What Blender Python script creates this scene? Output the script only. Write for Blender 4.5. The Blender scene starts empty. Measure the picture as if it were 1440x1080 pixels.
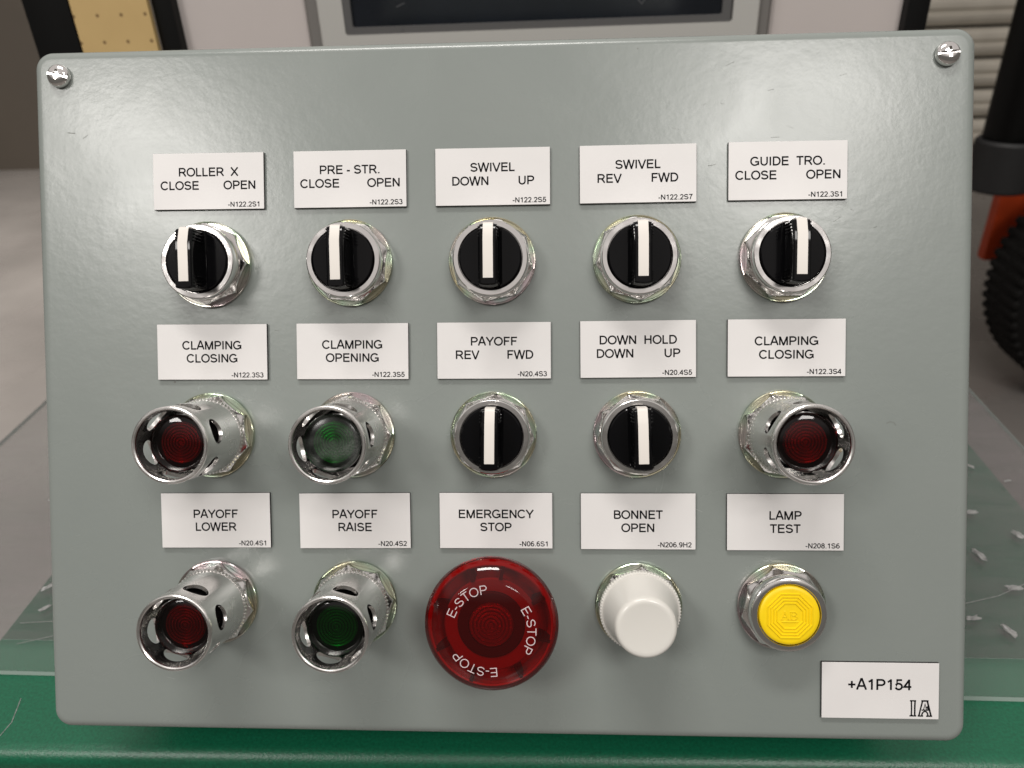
import bpy, bmesh, math, random
from mathutils import Matrix, Vector

random.seed(7)
sc = bpy.context.scene
COL = sc.collection
MM = 0.001

# ------------------------------------------------------------------ camera
# world: X along the box, Y away from the viewer, Z up, table top at z = 0 (metres)
cam_data = bpy.data.cameras.new('camera')
cam = bpy.data.objects.new('camera', cam_data)
COL.objects.link(cam)
cx = Vector((0.99850065, 0.04061377, -0.03670115))
cy = Vector((0.01161158, 0.49806020, 0.86706471))
cf = Vector((-0.05349415, 0.86619083, -0.49684184))
Rm = Matrix((cx, cy, -cf)).transposed()
cam.matrix_world = Matrix.Translation((0.02635, -0.29177, 0.35307)) @ Rm.to_4x4()
cam_data.sensor_width = 36.0
cam_data.lens = 27.075
cam_data.clip_start = 0.01
cam_data.clip_end = 60.0
cam_data.dof.use_dof = True
cam_data.dof.focus_distance = 0.330
cam_data.dof.aperture_fstop = 12.0
sc.camera = cam

# ------------------------------------------------------------------ world (dim hall: pale ceiling, dark walls)
world = bpy.data.worlds.new('World')
sc.world = world
world.use_nodes = True
wn, wl = world.node_tree.nodes, world.node_tree.links
wn.clear()
wo = wn.new('ShaderNodeOutputWorld')
bg = wn.new('ShaderNodeBackground')
tc = wn.new('ShaderNodeTexCoord')
sep = wn.new('ShaderNodeSeparateXYZ')
rmp = wn.new('ShaderNodeValToRGB')
rmp.color_ramp.elements[0].position = 0.36
rmp.color_ramp.elements[0].color = (0.11, 0.103, 0.093, 1)
rmp.color_ramp.elements[1].position = 0.52
rmp.color_ramp.elements[1].color = (0.50, 0.465, 0.445, 1)
wl.new(tc.outputs['Generated'], sep.inputs[0])
wl.new(sep.outputs['Z'], rmp.inputs[0])
wl.new(rmp.outputs[0], bg.inputs['Color'])
bg.inputs['Strength'].default_value = 1.0
wl.new(bg.outputs[0], wo.inputs[0])

# ------------------------------------------------------------------ ceiling lamps of the hall, and a light added for the left floor
def lamp(name, loc, target, sx, sy, power, color=(1.0, 0.965, 0.925), spread=180):
    d = bpy.data.lights.new(name, 'AREA')
    d.shape = 'RECTANGLE'; d.size = sx; d.size_y = sy
    d.energy = power; d.color = color; d.spread = math.radians(spread)
    o = bpy.data.objects.new(name, d); COL.objects.link(o)
    o.location = loc
    v = Vector(target) - Vector(loc)
    o.rotation_euler = v.to_track_quat('-Z', 'Y').to_euler()
    return o

lamp('overhead_light', (-2.10, -2.45, 2.75), (-2.10, -2.0, 0), 0.85, 1.15, 62)
lamp('overhead_light', (1.20, -2.25, 2.75), (1.20, -1.8, 0), 0.95, 1.10, 52)
lamp('overhead_light', (-0.30, -0.10, 2.75), (-0.30, -0.10, 0), 1.2, 0.30, 34)
lamp('overhead_light', (-2.5, 1.0, 2.75), (-2.6, 2.6, -0.75), 1.2, 0.6, 95, spread=95)  # added fill, not a known fixture: brightens the left floor

sc.view_settings.view_transform = 'Standard'
sc.view_settings.look = 'None'
sc.view_settings.exposure = 0.18
sc.view_settings.gamma = 1.0
sc.view_settings.use_curve_mapping = False
sc.render.engine = 'CYCLES'
sc.render.resolution_x = 1024
sc.render.resolution_y = 768

# ------------------------------------------------------------------ materials
def new_mat(name):
    m = bpy.data.materials.new(name); m.use_nodes = True
    return m, m.node_tree.nodes, m.node_tree.links, m.node_tree.nodes['Principled BSDF']

def mat(name, color, rough=0.5, metal=0.0, bump=None, vary=None, coat=0.0, spec=0.5, sss=0.0, rough_var=None):
    """bump=(scale, strength, distance), vary=(scale, amount), rough_var=(scale, amount)"""
    m, n, l, b = new_mat(name)
    b.inputs['Base Color'].default_value = (*color, 1)
    b.inputs['Roughness'].default_value = rough
    b.inputs['Metallic'].default_value = metal
    b.inputs['Specular IOR Level'].default_value = spec
    b.inputs['Coat Weight'].default_value = coat
    b.inputs['Coat Roughness'].default_value = 0.08
    if sss:
        b.inputs['Subsurface Weight'].default_value = sss
        b.inputs['Subsurface Radius'].default_value = (0.003, 0.003, 0.0028)
        b.inputs['Subsurface Scale'].default_value = 1.0
    t = n.new('ShaderNodeTexCoord')
    if bump:
        ns = n.new('ShaderNodeTexNoise'); ns.inputs['Scale'].default_value = bump[0]; ns.inputs['Detail'].default_value = 3
        bp = n.new('ShaderNodeBump'); bp.inputs['Strength'].default_value = bump[1]; bp.inputs['Distance'].default_value = bump[2]
        l.new(t.outputs['Object'], ns.inputs['Vector']); l.new(ns.outputs['Fac'], bp.inputs['Height'])
        l.new(bp.outputs[0], b.inputs['Normal'])
    if vary:
        ns = n.new('ShaderNodeTexNoise'); ns.inputs['Scale'].default_value = vary[0]; ns.inputs['Detail'].default_value = 5
        mr = n.new('ShaderNodeMapRange'); mr.inputs['From Min'].default_value = 0.3; mr.inputs['From Max'].default_value = 0.7
        mr.inputs['To Min'].default_value = 1 - vary[1]; mr.inputs['To Max'].default_value = 1 + vary[1]
        mx = n.new('ShaderNodeMix'); mx.data_type = 'RGBA'; mx.blend_type = 'MULTIPLY'; mx.inputs['Factor'].default_value = 1
        mx.inputs['A'].default_value = (*color, 1)
        l.new(t.outputs['Object'], ns.inputs['Vector']); l.new(ns.outputs['Fac'], mr.inputs['Value'])
        l.new(mr.outputs[0], mx.inputs['B']); l.new(mx.outputs['Result'], b.inputs['Base Color'])
    if rough_var:
        ns = n.new('ShaderNodeTexNoise'); ns.inputs['Scale'].default_value = rough_var[0]; ns.inputs['Detail'].default_value = 4
        mr = n.new('ShaderNodeMapRange'); mr.inputs['From Min'].default_value = 0.3; mr.inputs['From Max'].default_value = 0.7
        mr.inputs['To Min'].default_value = max(0.02, rough - rough_var[1]); mr.inputs['To Max'].default_value = rough + rough_var[1]
        l.new(t.outputs['Object'], ns.inputs['Vector']); l.new(ns.outputs['Fac'], mr.inputs['Value'])
        l.new(mr.outputs[0], b.inputs['Roughness'])
    return m

def mat_panel():
    m, n, l, b = new_mat('grey_powder_coat')
    t = n.new('ShaderNodeTexCoord')
    b.inputs['Roughness'].default_value = 0.255
    b.inputs['Specular IOR Level'].default_value = 0.55
    # orange-peel relief
    n1 = n.new('ShaderNodeTexNoise'); n1.inputs['Scale'].default_value = 210; n1.inputs['Detail'].default_value = 2
    n2 = n.new('ShaderNodeTexNoise'); n2.inputs['Scale'].default_value = 620; n2.inputs['Detail'].default_value = 2
    ad = n.new('ShaderNodeMath'); ad.operation = 'MULTIPLY_ADD'; ad.inputs[1].default_value = 0.35
    l.new(t.outputs['Object'], n1.inputs['Vector']); l.new(t.outputs['Object'], n2.inputs['Vector'])
    l.new(n2.outputs['Fac'], ad.inputs[0]); l.new(n1.outputs['Fac'], ad.inputs[2])
    bp = n.new('ShaderNodeBump'); bp.inputs['Strength'].default_value = 0.6; bp.inputs['Distance'].default_value = 0.00009
    l.new(ad.outputs[0], bp.inputs['Height']); l.new(bp.outputs[0], b.inputs['Normal'])
    # very slight colour drift and a few dark dust specks
    n3 = n.new('ShaderNodeTexNoise'); n3.inputs['Scale'].default_value = 14; n3.inputs['Detail'].default_value = 6
    l.new(t.outputs['Object'], n3.inputs['Vector'])
    mix = n.new('ShaderNodeMix'); mix.data_type = 'RGBA'
    mix.inputs['A'].default_value = (0.196, 0.219, 0.206, 1); mix.inputs['B'].default_value = (0.220, 0.240, 0.225, 1)
    l.new(n3.outputs['Fac'], mix.inputs['Factor'])
    n4 = n.new('ShaderNodeTexNoise'); n4.inputs['Scale'].default_value = 22; n4.inputs['Detail'].default_value = 7; n4.inputs['Distortion'].default_value = 0.8
    l.new(t.outputs['Object'], n4.inputs['Vector'])
    rr = n.new('ShaderNodeMapRange'); rr.inputs['From Min'].default_value = 0.32; rr.inputs['From Max'].default_value = 0.68
    rr.inputs['To Min'].default_value = 0.235; rr.inputs['To Max'].default_value = 0.29
    l.new(n4.outputs['Fac'], rr.inputs[0]); l.new(rr.outputs[0], b.inputs['Roughness'])
    vo = n.new('ShaderNodeTexVoronoi'); vo.inputs['Scale'].default_value = 42; vo.inputs['Randomness'].default_value = 1
    l.new(t.outputs['Object'], vo.inputs['Vector'])
    ls = n.new('ShaderNodeMath'); ls.operation = 'LESS_THAN'; ls.inputs[1].default_value = 0.022
    l.new(vo.outputs['Distance'], ls.inputs[0])
    sp = n.new('ShaderNodeMath'); sp.operation = 'MULTIPLY'; sp.inputs[1].default_value = 0.55
    l.new(ls.outputs[0], sp.inputs[0])
    mx2 = n.new('ShaderNodeMix'); mx2.data_type = 'RGBA'; mx2.inputs['B'].default_value = (0.09, 0.085, 0.07, 1)
    l.new(sp.outputs[0], mx2.inputs['Factor']); l.new(mix.outputs['Result'], mx2.inputs['A'])
    l.new(mx2.outputs['Result'], b.inputs['Base Color'])
    return m

def mat_iridescent(name, seed):
    """zinc plating with yellow / green / pink passivation colours"""
    m, n, l, b = new_mat(name)
    t = n.new('ShaderNodeTexCoord')
    mp = n.new('ShaderNodeMapping'); mp.inputs['Location'].default_value = (seed * 1.3, seed * 0.7, seed)
    ns = n.new('ShaderNodeTexNoise'); ns.inputs['Scale'].default_value = 34; ns.inputs['Detail'].default_value = 1.5
    r = n.new('ShaderNodeValToRGB')
    e = r.color_ramp.elements
    e[0].position = 0.25; e[0].color = (0.58, 0.52, 0.34, 1)
    e[1].position = 0.80; e[1].color = (0.58, 0.55, 0.44, 1)
    for p, c in ((0.40, (0.56, 0.54, 0.40, 1)), (0.48, (0.46, 0.57, 0.44, 1)), (0.56, (0.60, 0.58, 0.52, 1)), (0.66, (0.60, 0.50, 0.52, 1)), (0.72, (0.44, 0.55, 0.51, 1))):
        q = e.new(p); q.color = c
    l.new(t.outputs['Object'], mp.inputs[0]); l.new(mp.outputs[0], ns.inputs['Vector']); l.new(ns.outputs['Fac'], r.inputs[0])
    l.new(r.outputs[0], b.inputs['Base Color'])
    b.inputs['Metallic'].default_value = 1; b.inputs['Roughness'].default_value = 0.22
    return m

def mat_lens(name, tint, gloss_rough=0.03, haze=0.0, haze_col=(0.3, 0.3, 0.3), scuff=False):
    """thin coloured clear plastic: tinted transparency under a clear reflecting skin"""
    m = bpy.data.materials.new(name); m.use_nodes = True
    n, l = m.node_tree.nodes, m.node_tree.links; n.clear()
    o = n.new('ShaderNodeOutputMaterial')
    tr = n.new('ShaderNodeBsdfTransparent'); tr.inputs[0].default_value = (*tint, 1)
    gl = n.new('ShaderNodeBsdfGlossy'); gl.inputs['Roughness'].default_value = gloss_rough
    fr = n.new('ShaderNodeFresnel')
    ge = n.new('ShaderNodeNewGeometry')
    ior = n.new('ShaderNodeMapRange'); ior.inputs['To Min'].default_value = 1.49; ior.inputs['To Max'].default_value = 1 / 1.49
    l.new(ge.outputs['Backfacing'], ior.inputs[0]); l.new(ior.outputs[0], fr.inputs['IOR'])
    mx = n.new('ShaderNodeMixShader')
    l.new(fr.outputs[0], mx.inputs[0]); l.new(tr.outputs[0], mx.inputs[1]); l.new(gl.outputs[0], mx.inputs[2])
    last = mx
    if haze:
        df = n.new('ShaderNodeBsdfDiffuse'); df.inputs[0].default_value = (*haze_col, 1)
        m2 = n.new('ShaderNodeMixShader'); m2.inputs[0].default_value = haze
        l.new(mx.outputs[0], m2.inputs[1]); l.new(df.outputs[0], m2.inputs[2])
        if scuff:
            t = n.new('ShaderNodeTexCoord')
            ns = n.new('ShaderNodeTexNoise'); ns.inputs['Scale'].default_value = 1700; ns.inputs['Detail'].default_value = 3
            n2 = n.new('ShaderNodeTexNoise'); n2.inputs['Scale'].default_value = 75  # broad whitish patches: scuffing together with painted soft reflections
            mr = n.new('ShaderNodeMapRange'); mr.inputs['From Min'].default_value = 0.05; mr.inputs['From Max'].default_value = 0.85
            mr.inputs['To Max'].default_value = haze
            m3 = n.new('ShaderNodeMath'); m3.operation = 'MULTIPLY'
            m4 = n.new('ShaderNodeMapRange'); m4.inputs['From Min'].default_value = 0.42; m4.inputs['From Max'].default_value = 0.64
            m4.inputs['To Max'].default_value = 3.0
            l.new(t.outputs['Object'], ns.inputs['Vector']); l.new(t.outputs['Object'], n2.inputs['Vector'])
            l.new(ns.outputs['Fac'], mr.inputs[0]); l.new(n2.outputs['Fac'], m4.inputs[0])
            l.new(mr.outputs[0], m3.inputs[0]); l.new(m4.outputs[0], m3.inputs[1]); l.new(m3.outputs[0], m2.inputs[0])
        last = m2
    l.new(last.outputs[0], o.inputs[0])
    return m

PEG_X, PEG_Z = -0.0265, 0.0049
def mat_pegboard():
    m, n, l, b = new_mat('tan_perforated_board')
    b.inputs['Roughness'].default_value = 0.7
    t = n.new('ShaderNodeTexCoord')
    mp = n.new('ShaderNodeMapping'); mp.inputs['Location'].default_value = (PEG_X, 0, PEG_Z)
    l.new(t.outputs['Object'], mp.inputs[0])
    s = n.new('ShaderNodeSeparateXYZ'); l.new(mp.outputs[0], s.inputs[0])
    sq = []
    for k in ('X', 'Z'):
        pp = n.new('ShaderNodeMath'); pp.operation = 'PINGPONG'; pp.inputs[1].default_value = 0.01155
        l.new(s.outputs[k], pp.inputs[0])
        p2 = n.new('ShaderNodeMath'); p2.operation = 'POWER'; p2.inputs[1].default_value = 2
        l.new(pp.outputs[0], p2.inputs[0]); sq.append(p2)
    a = n.new('ShaderNodeMath'); a.operation = 'ADD'; l.new(sq[0].outputs[0], a.inputs[0]); l.new(sq[1].outputs[0], a.inputs[1])
    c = n.new('ShaderNodeMath'); c.operation = 'LESS_THAN'; c.inputs[1].default_value = 0.0017 ** 2
    l.new(a.outputs[0], c.inputs[0])
    ns = n.new('ShaderNodeTexNoise'); ns.inputs['Scale'].default_value = 30; ns.inputs['Detail'].default_value = 4
    l.new(t.outputs['Object'], ns.inputs['Vector'])
    w = n.new('ShaderNodeMix'); w.data_type = 'RGBA'; w.inputs['A'].default_value = (0.50, 0.345, 0.145, 1); w.inputs['B'].default_value = (0.58, 0.41, 0.18, 1)
    l.new(ns.outputs['Fac'], w.inputs['Factor'])
    x = n.new('ShaderNodeMix'); x.data_type = 'RGBA'; x.inputs['B'].default_value = (0.22, 0.14, 0.055, 1)
    l.new(c.outputs[0], x.inputs['Factor']); l.new(w.outputs['Result'], x.inputs['A']); l.new(x.outputs['Result'], b.inputs['Base Color'])
    return m

def mat_film():
    """milky lavender protective film: part see-through, part scattering, with fine scratches"""
    m = bpy.data.materials.new('cloudy_protective_film'); m.use_nodes = True
    n, l = m.node_tree.nodes, m.node_tree.links; n.clear()
    o = n.new('ShaderNodeOutputMaterial')
    tr = n.new('ShaderNodeBsdfTransparent'); tr.inputs[0].default_value = (0.93, 0.93, 0.93, 1)
    df = n.new('ShaderNodeBsdfPrincipled'); df.inputs['Base Color'].default_value = (0.27, 0.225, 0.235, 1); df.inputs['Roughness'].default_value = 0.28
    t = n.new('ShaderNodeTexCoord')
    mp = n.new('ShaderNodeMapping'); mp.inputs['Scale'].default_value = (14, 70, 1); mp.inputs['Rotation'].default_value = (0, 0, 0.15)
    ns = n.new('ShaderNodeTexNoise'); ns.inputs['Scale'].default_value = 1; ns.inputs['Detail'].default_value = 6
    l.new(t.outputs['Object'], mp.inputs[0]); l.new(mp.outputs[0], ns.inputs['Vector'])
    mr = n.new('ShaderNodeMapRange'); mr.inputs['From Min'].default_value = 0.3; mr.inputs['From Max'].default_value = 0.75
    mr.inputs['To Min'].default_value = 0.05; mr.inputs['To Max'].default_value = 0.15
    l.new(ns.outputs['Fac'], mr.inputs[0])
    bp = n.new('ShaderNodeBump'); bp.inputs['Strength'].default_value = 0.25; bp.inputs['Distance'].default_value = 0.001
    l.new(ns.outputs['Fac'], bp.inputs['Height']); l.new(bp.outputs[0], df.inputs['Normal'])
    mx = n.new('ShaderNodeMixShader')
    l.new(mr.outputs[0], mx.inputs[0]); l.new(tr.outputs[0], mx.inputs[1]); l.new(df.outputs[0], mx.inputs[2])
    l.new(mx.outputs[0], o.inputs[0])
    return m

M = {}
M['panel'] = mat_panel()
M['chrome'] = mat('polished_chrome', (0.84, 0.825, 0.81), 0.13, 1.0, bump=(500, 0.08, 0.0001), rough_var=(160, 0.05))
M['satin'] = mat('satin_nickel', (0.80, 0.785, 0.765), 0.25, 1.0, bump=(700, 0.06, 0.0001), rough_var=(120, 0.06))
M['bezel_in'] = mat('brown_guard_metal', (0.42, 0.37, 0.36), 0.28, 1.0)  # brownish metal, given to the cutters of the guard holes
M['zinc'] = [mat_iridescent('iridescent_zinc_plate', s) for s in (0.0, 3.1, 6.7, 9.2)]
M['black'] = mat('glossy_black_plastic', (0.0025, 0.0025, 0.003), 0.09, 0, bump=(900, 0.05, 0.0001), spec=0.22)
M['stripe'] = mat('ivory_white_plastic', (0.66, 0.625, 0.58), 0.45)
M['core'] = mat('black_laminate_core', (0.012, 0.011, 0.011), 0.5)
M['plate'] = mat('white_laminate', (0.66, 0.645, 0.635), 0.45, bump=(350, 0.05, 0.0002), vary=(25, 0.035))
M['ink'] = mat('engraved_black_fill', (0.004, 0.004, 0.005), 0.75, spec=0.1)
M['red_lens'] = mat_lens('clear_red_lens', (0.34, 0.004, 0.008))
M['green_lens'] = mat_lens('clear_green_lens', (0.012, 0.22, 0.07))
M['green_scuff_sheen'] = mat_lens('scuffed_sheen_green_lens', (0.03, 0.32, 0.11), 0.2, 0.10, (0.34, 0.36, 0.34), True)  # haze holds real scuffs and whitish reflections put into the colour
M['red_core'] = mat('red_fresnel_reflector', (0.42, 0.02, 0.025), 0.16, 0.55, bump=(1400, 0.6, 0.0006))
M['green_core'] = mat('green_fresnel_reflector', (0.05, 0.42, 0.14), 0.2, 0.4, bump=(1400, 0.3, 0.0004))
M['black_ring'] = mat('black_lens_collar', (0.008, 0.007, 0.007), 0.12, 0, coat=0.5)
M['estop'] = mat_lens('clear_red_mushroom', (0.50, 0.028, 0.030), 0.05, 0.04, (0.35, 0.02, 0.02))
M['estop_in'] = mat('red_inner_moulding', (0.70, 0.015, 0.012), 0.2)
M['estop_ring'] = mat('dull_maroon_moulding', (0.40, 0.09, 0.085), 0.4)
M['estop_dark'] = mat('dark_grey_inner_hub', (0.05, 0.055, 0.052), 0.45)
M['print'] = mat('white_print', (0.60, 0.50, 0.51), 0.5)
M['milk'] = mat('milky_white_plastic', (0.62, 0.605, 0.565), 0.2, 0, sss=0.15, bump=(300, 0.04, 0.0002))
M['yellow'] = mat('yellow_plastic', (0.86, 0.60, 0.003), 0.38, 0, bump=(500, 0.06, 0.0001), vary=(120, 0.04))
M['green_paint'] = mat('green_enamel', (0.003, 0.088, 0.042), 0.36, 0, bump=(900, 0.35, 0.0004), vary=(700, 0.22))
M['acrylic'] = mat_lens('clear_acrylic', (0.95, 0.97, 0.96), 0.05, 0.035, (0.5, 0.55, 0.52))
M['acrylic_edge'] = mat('frosted_sawn_edge', (0.42, 0.50, 0.46), 0.4)
M['film'] = mat_film()
M['scar'] = mat('whitened_scuff', (0.21, 0.21, 0.205), 0.35, vary=(600, 0.35))
M['cab'] = mat('pale_grey_enamel', (0.53, 0.48, 0.46), 0.45, bump=(300, 0.08, 0.0003), vary=(8, 0.03))
M['hmi_frame'] = mat('light_grey_moulding', (0.44, 0.43, 0.405), 0.5, bump=(1200, 0.05, 0.0002))
M['hmi_side'] = mat('mid_grey_moulding', (0.165, 0.155, 0.145), 0.5)
M['hmi_bezel'] = mat('dark_grey_bezel', (0.095, 0.093, 0.092), 0.45)
M['screen'] = mat('dark_glass_screen', (0.008, 0.010, 0.014), 0.12, 0, vary=(20, 0.2))
M['scratch'] = mat('pale_grey_streak', (0.06, 0.062, 0.066), 0.6)  # grey for the short streaks, paler than the glass
M['blk_steel'] = mat('black_painted_steel', (0.003, 0.003, 0.003), 0.4, spec=0.2)
M['peg'] = mat_pegboard()
M['floor'] = mat('polished_concrete', (0.142, 0.130, 0.120), 0.28, 0, bump=(14, 0.1, 0.01), vary=(1.6, 0.22), rough_var=(3, 0.10))
M['wall'] = mat('brown_grey_wall_paint', (0.040, 0.031, 0.022), 0.7, vary=(2, 0.1))
M['slat'] = mat('galvanised_door_slat', (0.60, 0.56, 0.48), 0.5, 0.1, vary=(6, 0.08))
M['orange'] = mat('orange_machine_paint', (0.48, 0.055, 0.012), 0.4, vary=(12, 0.15))
M['tyre'] = mat('black_rubber', (0.005, 0.0045, 0.004), 0.75, spec=0.2, bump=(120, 0.3, 0.002))
M['collar'] = mat('grey_rubber', (0.012, 0.012, 0.0125), 0.55, bump=(90, 0.2, 0.002))
M['hub'] = mat('dark_wheel_hub', (0.03, 0.026, 0.024), 0.35, 0.3)
M['leg'] = mat('dark_steel_bracket', (0.10, 0.11, 0.10), 0.5)

# ------------------------------------------------------------------ mesh helpers (all in millimetres, scaled at the end)
def finish(bm, name, material, smooth=True, angle=32, scale=MM):
    bmesh.ops.recalc_face_normals(bm, faces=bm.faces)
    me = bpy.data.meshes.new(name)
    bm.to_mesh(me); bm.free()
    if scale != 1: me.transform(Matrix.Scale(scale, 4))
    mats = material if isinstance(material, (list, tuple)) else [material]
    for x in mats: me.materials.append(x)
    if smooth:
        me.polygons.foreach_set('use_smooth', [True] * len(me.polygons))
        me.set_sharp_from_angle(angle=math.radians(angle))
    return me

def obj(name, me, parent=None, loc=(0, 0, 0), rot=(0, 0, 0), label=None, cat=None, group=None, kind=None):
    o = bpy.data.objects.new(name, me); COL.objects.link(o)
    o.parent = parent; o.location = loc; o.rotation_euler = rot
    if label: o['label'] = label
    if cat: o['category'] = cat
    if group: o['group'] = group
    if kind: o['kind'] = kind
    return o

def lathe(prof, n=64, bm=None, closed=False, rfun=None):
    """revolve [(r, z), ...] about Z; r = 0 ends in a point. rfun(r, theta, k) may modulate the radius"""
    bm = bm or bmesh.new()
    rings = []
    for k, (r, z) in enumerate(prof):
        if r < 1e-6:
            rings.append([bm.verts.new((0, 0, z))])
        else:
            ring = []
            for i in range(n):
                a = 2 * math.pi * i / n
                rr = rfun(r, a, k) if rfun else r
                ring.append(bm.verts.new((rr * math.cos(a), rr * math.sin(a), z)))
            rings.append(ring)
    pairs = list(zip(rings, rings[1:]))
    if closed: pairs.append((rings[-1], rings[0]))
    for A, B in pairs:
        if len(A) == 1 and len(B) == 1: continue
        for i in range(n):
            j = (i + 1) % n
            if len(A) == 1: bm.faces.new((A[0], B[i], B[j]))
            elif len(B) == 1: bm.faces.new((A[i], A[j], B[0]))
            else: bm.faces.new((A[i], A[j], B[j], B[i]))
    return bm

def box(bm, x0, x1, y0, y1, z0, z1, bevel=0, seg=2, mi=0):
    v = [bm.verts.new(p) for p in ((x0, y0, z0), (x1, y0, z0), (x1, y1, z0), (x0, y1, z0), (x0, y0, z1), (x1, y0, z1), (x1, y1, z1), (x0, y1, z1))]
    fs = [bm.faces.new([v[i] for i in q]) for q in ((0, 3, 2, 1), (4, 5, 6, 7), (0, 1, 5, 4), (1, 2, 6, 5), (2, 3, 7, 6), (3, 0, 4, 7))]
    for f in fs: f.material_index = mi
    if bevel:
        es = list({e for f in fs for e in f.edges})
        bmesh.ops.bevel(bm, geom=es, offset=bevel, segments=seg, affect='EDGES', profile=0.5)
    return bm

def rounded_rect(w, h, r, n=8):
    pts = []
    for (sx, sy, a0) in ((1, 1, 0), (-1, 1, 90), (-1, -1, 180), (1, -1, 270)):
        for i in range(n + 1):
            a = math.radians(a0 + 90 * i / n)
            pts.append((sx * (w / 2 - r) + r * math.cos(a), sy * (h / 2 - r) + r * math.sin(a)))
    return pts

def stack(loops, cap=True, bm=None):
    bm = bm or bmesh.new()
    rs = [[bm.verts.new(p) for p in L] for L in loops]
    n = len(rs[0])
    for A, B in zip(rs, rs[1:]):
        for i in range(n):
            j = (i + 1) % n
            bm.faces.new((A[i], A[j], B[j], B[i]))
    if cap:
        bm.faces.new(rs[0]); bm.faces.new(rs[-1])
    return bm

def boolean_cut(me, cutter):
    """mesh minus mesh, through a modifier evaluated once; returns the cut mesh"""
    a = bpy.data.objects.new('tmp_a', me); c = bpy.data.objects.new('tmp_c', cutter)
    COL.objects.link(a); COL.objects.link(c)
    md = a.modifiers.new('cut', 'BOOLEAN'); md.operation = 'DIFFERENCE'; md.object = c; md.solver = 'EXACT'
    dg = bpy.context.evaluated_depsgraph_get()
    out = bpy.data.meshes.new_from_object(a.evaluated_get(dg))
    out.name = me.name
    bpy.data.objects.remove(a); bpy.data.objects.remove(c)
    bpy.data.meshes.remove(cutter)
    out.polygons.foreach_set('use_smooth', [True] * len(out.polygons))
    out.set_sharp_from_angle(angle=math.radians(32))
    return out

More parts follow.
